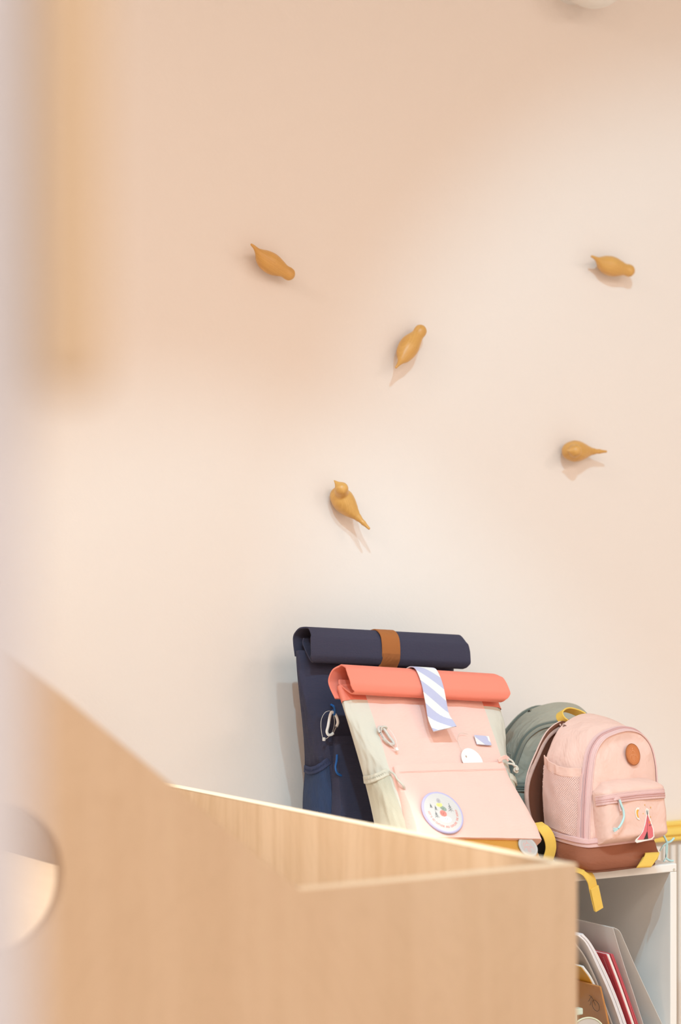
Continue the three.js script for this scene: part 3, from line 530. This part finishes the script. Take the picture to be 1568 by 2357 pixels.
{
  roundFace(small, 'badge', .0165, .0016, leatherArt, M.leather, .0315, .168, .0075, 1, 'round tan leather badge').rotation.set(rad(-4), rad(6), 0);
  // appliqué tent and moon with pale borders
  const app = (pts, mat, z, name, parent, smoothIt, label) => { const P = pts.map(q => new THREE.Vector2(...q)), sh = new THREE.Shape(); if (smoothIt) { sh.moveTo(P[0].x, P[0].y); sh.splineThru([...P.slice(1), P[0]]); } else sh.setFromPoints(P); const g = new THREE.ExtrudeGeometry(sh, { depth: .0006, bevelEnabled: false, curveSegments: 24 }); g.translate(0, 0, z); return part(name, g, mat, parent, label); };
  const pale = std(0xf2e9e0), Z = .0333;
  const tent = app([[.0195, .0845], [.0225, .0875], [.0265, .0850], [.0255, .0780], [.0325, .0560], [.0325, .0445], [.0270, .0410], [-.0060, .0385], [-.0095, .0410], [-.0075, .0440], [.0040, .0500], [.0125, .0600], [.0195, .0760]], pale, Z, 'tent_patch', small, false, 'coral tent motif with white border');
  app([[.0222, .0785], [.0160, .0640], [.0095, .0535], [-.0045, .0430], [.0085, .0425], [.0175, .0530]], std(0xe2737a), Z + .0006, 'tent_side', tent);
  app([[.0222, .0785], [.0180, .0545], [.0180, .0425], [.0250, .0430], [.0298, .0455], [.0300, .0560]], std(0xe06f74), Z + .0006, 'tent_side', tent);
  app([[.0178, .0540], [.0085, .0425], [.0179, .0425]], std(0x3c3430), Z + .0009, 'tent_door', tent);
  part('tent_poles', merge([tube([[.0215, .0780, Z + .001], [.0205, .0840, Z + .001]], .0002, 2, false, 5), tube([[.0220, .0780, Z + .001], [.0222, .0855, Z + .001]], .0002, 2, false, 5), tube([[.0224, .0780, Z + .001], [.0242, .0838, Z + .001]], .0002, 2, false, 5), tube([[.0222, .0785, Z + .0012], [.0180, .0545, Z + .0012]], .00022, 2, false, 5)]), M.ink, tent);
  part('zigzag', tube([[.0225, .0610, Z + .0012], [.0238, .0630, Z + .0012], [.0252, .0607, Z + .0012], [.0268, .0632, Z + .0012], [.0284, .0615, Z + .0012]], .0003, 20, false, 5), M.ink, tent);
  part('zigzag', tube([[.0225, .0655, Z + .0012], [.0236, .0675, Z + .0012], [.0250, .0652, Z + .0012], [.0264, .0678, Z + .0012]], .0004, 20, false, 5), std(0xf29a3c), tent);
  const mp = [[.0075, .0890], [.0030, .0900], [-.0015, .0870], [-.0025, .0800], [.0000, .0735], [.0050, .0715], [.0035, .0755], [.0030, .0810], [.0045, .0855]];
  const moon = app(mp, pale, Z, 'moon_patch', small, true, 'orange moon motif with white border');
  app(mp.map(([x, y]) => [.0012 + (x - .0012) * .52, .081 + (y - .081) * .66]), std(0xeeac44), Z + .0006, 'moon', moon, true);
  for (const [x, y] of [[.0195, .0925], [.0315, .0880], [.0140, .0800], [.0290, .0740]]) part('star', new THREE.CylinderGeometry(.0010, .0010, .0005, 5).rotateX(Math.PI / 2).translate(x, y, Z + .0001), std(0xf0b45a), small);
  // cord on the pocket zip, frayed at its end
  const pull = part('zip_pull', strip(curve([[-.0465, .1055, .0345], [-.0420, .1065, .0365], [-.0370, .1050, .0370], [-.0365, .0960, .0372], [-.0355, .0875, .0372]], 16), .0055, .0014, V(0.4, 1, 0)), lilacZip, small);
  part('cord', tube([[-.0385, .1040, .0385], [-.0365, .0960, .0395], [-.0335, .0880, .0395], [-.0345, .0780, .0400], [-.0410, .0690, .0400], [-.0480, .0630, .0395]], .0017, 50), M.teal, pull);
  for (const [x, y] of [[-.058, .0640], [-.0585, .0612], [-.057, .0590]]) part('cord_end', tube([[-.048, .0630, .0395], [(-.048 + x) / 2, (y + .063) / 2, .0405], [x, y, .0390]], .0008, 8, false, 6), M.teal, pull);
  // webbing: folded tab on the front, side strap at the back corner
  part('webbing_tab', strip(curve([[.046, .010, .008], [.044, .016, .013], [.0405, .0205, .0175], [.0370, .0190, .0215], [.0265, .0110, .0240], [.0150, .0028, .0245], [.0150, .0015, .0225], [.0260, .0090, .0205], [.0350, .0150, .0180]], 44), .027, .0016, V(1, -.06, .15), .7, true), M.yellow, small, 'yellow webbing tab');
}
{
  // straps of the small backpack that fall past it; they hang in the pack's own frame
  const q = small.quaternion.clone().invert(), L = (x, y, z) => V(x, y, z).sub(small.position).applyQuaternion(q);
  part('side_strap', strip(curve([L(2.190, .9195, .345), L(2.189, .9150, .358), L(2.196, .903, .364), L(2.201, .885, .364), L(2.198, .866, .360), L(2.194, .8525, .356)], 30), .0175, .002, L(1, 0.05, 0.2).sub(L(0, 0, 0))), M.yellow, small, 'yellow webbing side strap');
  const hang = part('hanging_strap', strip(curve([L(2.195, .8535, .385), L(2.212, .8560, .402), L(2.226, .8525, .412), L(2.236, .8420, .414), L(2.243, .8250, .412), L(2.247, .8100, .412), L(2.251, .7965, .412)], 40), .0185, .0018, L(1, .12, -.25).sub(L(0, 0, 0))), M.yellow, small, 'yellow webbing strap hanging over the shelf edge');
  part('strap_fold', strip([L(2.2425, .829, .4145), L(2.2450, .820, .4145), L(2.2515, .7955, .4145)], .0185, .003, L(1, .12, -.25).sub(L(0, 0, 0))), M.yellow, hang);
  // teal tassel of the base zip at the right
  const T = part('tassel', tube([L(2.392, .899, .385), L(2.397, .891, .386), L(2.402, .881, .387), L(2.403, .868, .386), L(2.402, .857, .386), L(2.4085, .8527, .388), L(2.4135, .8522, .388)], .0016, 40), M.teal, small, 'speckled teal cord tassel');
  part('cord_end', tube([L(2.402, .880, .387), L(2.408, .882, .389), L(2.4145, .8865, .389)], .0017, 12), M.teal, T);
  part('cord_end', tube([L(2.401, .880, .388), L(2.3985, .868, .389), L(2.3995, .859, .389), L(2.394, .8525, .389)], .0010, 16), M.teal, T);
  part('cord_end', tube([L(2.402, .880, .387), L(2.394, .876, .388), L(2.388, .869, .388)], .0012, 12), M.teal, T);
}
domePack({
  label: 'grey-green backpack partly hidden behind the small pink backpack', at: [2.288, 0.85, 0.236], yaw: 24, lean: 3, roll: -3, seed: 12,
  mats: { body: cloth(0xaaa291, crumple, 0.0010), zip: cloth(0x999282, zipTeeth, 0.0002), pipe: std(0x86857a), coil: std(0x6f736a), base: cloth(0x6e6a60, weave, 0.0005), padding: cloth(0x6f7268, weave, 0.0003), hand: M.yellow, stretch: cloth(0x8d9084, knit, 0.0004) },
});

// ---------------------------------------------------------------- papers and boxes in the compartment
{
  const zF = 0.394;
  const slab = (pts, thick, depth, z1 = zF, n = 24) => { // a sheet standing on edge: bent line in x,y, running back into the shelf
    const p = curve(pts.map(([x, y]) => V(x, y, z1 - depth / 2)), n); return strip(p, depth, thick, V(0, 0, 1), 0.5);
  };
  const sheer = new THREE.MeshPhysicalMaterial({ color: 0xf7f3f0, roughness: 0.9, transmission: 0.4, thickness: 0, ior: 1.3 });
  let o = thing('plastic_folder', 'translucent grey plastic folder leaning farthest right in the compartment', 'folder');
  part('cover', slab([[2.2935, .762], [2.312, .711], [2.333, .659], [2.361, .587]], .0007, .215), sheer, o);
  part('cover', slab([[2.2945, .7625], [2.305, .757], [2.316, .738], [2.3345, .703], [2.361, .655], [2.3925, .600]], .0007, .215), sheer, o);
  o = thing('booklet', 'red booklet with a white page edge inside the compartment, beside the grey folder', 'booklet');
  part('cover', slab([[2.281, .724], [2.303, .676], [2.3405, .587]], .0012, .20), std(0xd4525a, { roughness: .4 }), o);
  { const art = print(512, 64, (g, w, h) => { g.fillStyle = '#c94a54'; g.fillRect(0, 0, w, h); g.strokeStyle = '#f0b2b0'; g.fillStyle = '#f0b2b0'; g.font = '44px sans-serif'; g.textAlign = 'left'; g.fillText('COMPANION', 20, 50); }), q = part('cover_lettering', new THREE.PlaneGeometry(.060, .0062), new THREE.MeshStandardMaterial({ map: art, roughness: .45 }), o);
    q.quaternion.setFromRotationMatrix(new THREE.Matrix4().makeBasis(V(.402, -.9155, 0), V(0, 0, 1), V(-.9155, -.402, 0))); q.position.set(2.2937, .6935, zF - .0095); }
  part('pages', slab([[2.2858, .722], [2.307, .676], [2.3445, .587]], .0052, .198, zF - .001), std(0xf2e8e2), o);
  part('cover', slab([[2.2905, .7235], [2.311, .678], [2.349, .587]], .0014, .20), std(0xd9606a, { roughness: .4 }), o);
  o = thing('booklet', 'thin red booklet just behind the other red one, against the grey folder', 'booklet');
  part('cover', slab([[2.2955, .722], [2.316, .676], [2.354, .587]], .0022, .205, zF - .003), std(0xc9525c, { roughness: .4 }), o);
  o = thing('magazine', 'thick curling white magazine in the compartment, left of the red booklets', 'magazine');
  for (let i = 0; i < 6; i++) part(i ? `page_${String(i).padStart(3, '0')}` : 'page', slab([[2.2275 + .0022 * i, .7575], [2.2415 + .0022 * i, .7465 - .0006 * i], [2.267 + .0022 * i, .704], [2.2895 + .0022 * i, .661], [2.3095 + .0022 * i, .615], [2.3195 + .0022 * i, .587]], .0017, .21, zF - .001 * (i % 3)), std(i % 3 === 1 ? 0xe4dde0 : 0xf3ecec, { roughness: .6 }), o);
  o = thing('folder', 'grey card folder standing left of the white magazine', 'folder');
  part('cover', slab([[2.2265, .7460], [2.2445, .7260], [2.2665, .689], [2.2875, .642], [2.3070, .598], [2.3115, .587]], .0025, .20, zF - .008), std(0xb4a69b, { roughness: .6 }), o);
  o = thing('notebook', 'yellow covered notebook with white pages left of the grey folder', 'notebook');
  part('cover', slab([[2.2445, .7065], [2.2605, .6875], [2.2805, .6475], [2.3015, .587]], .0012, .19, zF - .014), std(0xd99a2a, { roughness: .5 }), o);
  part('pages', slab([[2.2470, .7070], [2.2630, .6875], [2.2830, .6475], [2.3040, .587]], .0036, .189, zF - .012), std(0xf0ebe6), o);
  o = thing('package', 'kraft paper package in cellophane standing lowest in the compartment', 'package');
  part('card', slab([[2.2610, .6800], [2.2690, .6520], [2.2860, .587]], .003, .16, zF + .012), std(0xc48342, { roughness: .45 }), o);
  part('cellophane', slab([[2.2585, .682], [2.2667, .652], [2.2837, .587]], .0004, .164, zF + .0135), new THREE.MeshPhysicalMaterial({ color: 0xffffff, roughness: .08, transmission: 1, thickness: 0, ior: 1.2 }), o);
  { const pr = part('bicycle_print', merge([new THREE.TorusGeometry(.0085, .0003, 6, 48), tube([[0, 0, 0], [-.007, .013, 0], [-.012, .014, 0]], .0003, 12, false, 5), tube([[-.007, .013, 0], [-.016, .004, 0]], .0003, 4, false, 5), tube([[-.008, .008, 0], [-.014, -.002, 0]], .0003, 4, false, 5)]), M.ink, o, 'bicycle drawing');
    pr.position.set(2.2656, .6485, zF - .006); pr.rotation.set(0, -Math.PI / 2, 0); pr.rotateX(rad(13)); }
  o = thing('frame', 'pale green plastic frame corner at the left of the compartment', 'frame');
  part('rim', merge([box(.0165, .010, .012, 2.2300, .644, zF - .006), box(.006, .060, .012, 2.2248, .612, zF - .006)]), std(0xcfd8c6, { roughness: .4 }), o);
  part('pane', box(.0045, .055, .004, 2.2300, .6120, zF - .008), std(0xe4ebe6, { roughness: .3 }), o);
  o = thing('disc', 'round grey disc with pale green rim before the kraft package', 'disc');
  part('plate', new THREE.CylinderGeometry(.025, .025, .004, 64).rotateX(Math.PI / 2).rotateY(rad(-25)).translate(2.242, .6105, zF + .004), std(0xc9beb4), o);
  part('rim', new THREE.TorusGeometry(.025, .0011, 10, 80).rotateY(rad(-25)).translate(2.242, .6105, zF + .0065), std(0xdfe0c2), o);
}

// ---------------------------------------------------------------- things close to the lens at the left
{
  const o = thing('display_post', 'pale grey upright post blurred at the left edge', 'post');
  o.position.set(0.333, 0, 2.565); o.rotation.y = -YAW;
  part('upright', box(0.05, 2.9, 0.03, -0.0188, 1.45, 0, 0.006), std(0xbfbdc4, { roughness: .6 }), o);
  part('foot', box(0.16, 0.02, 0.2, -0.022, 0.01, 0, 0.006), std(0xd3d2d8), o);
  const b = thing('wooden_batten', 'blurred wooden batten hanging at the upper left beside the pale post', 'batten');
  b.position.set(0.333, 1.418, 2.565); b.rotation.y = -YAW;
  part('slat', box(0.020, 1.5, 0.018, 0.0215, 0.75, 0.012, 0.006), std(0xbba489, { roughness: .6 }), b);
}

renderer.render(scene, camera);
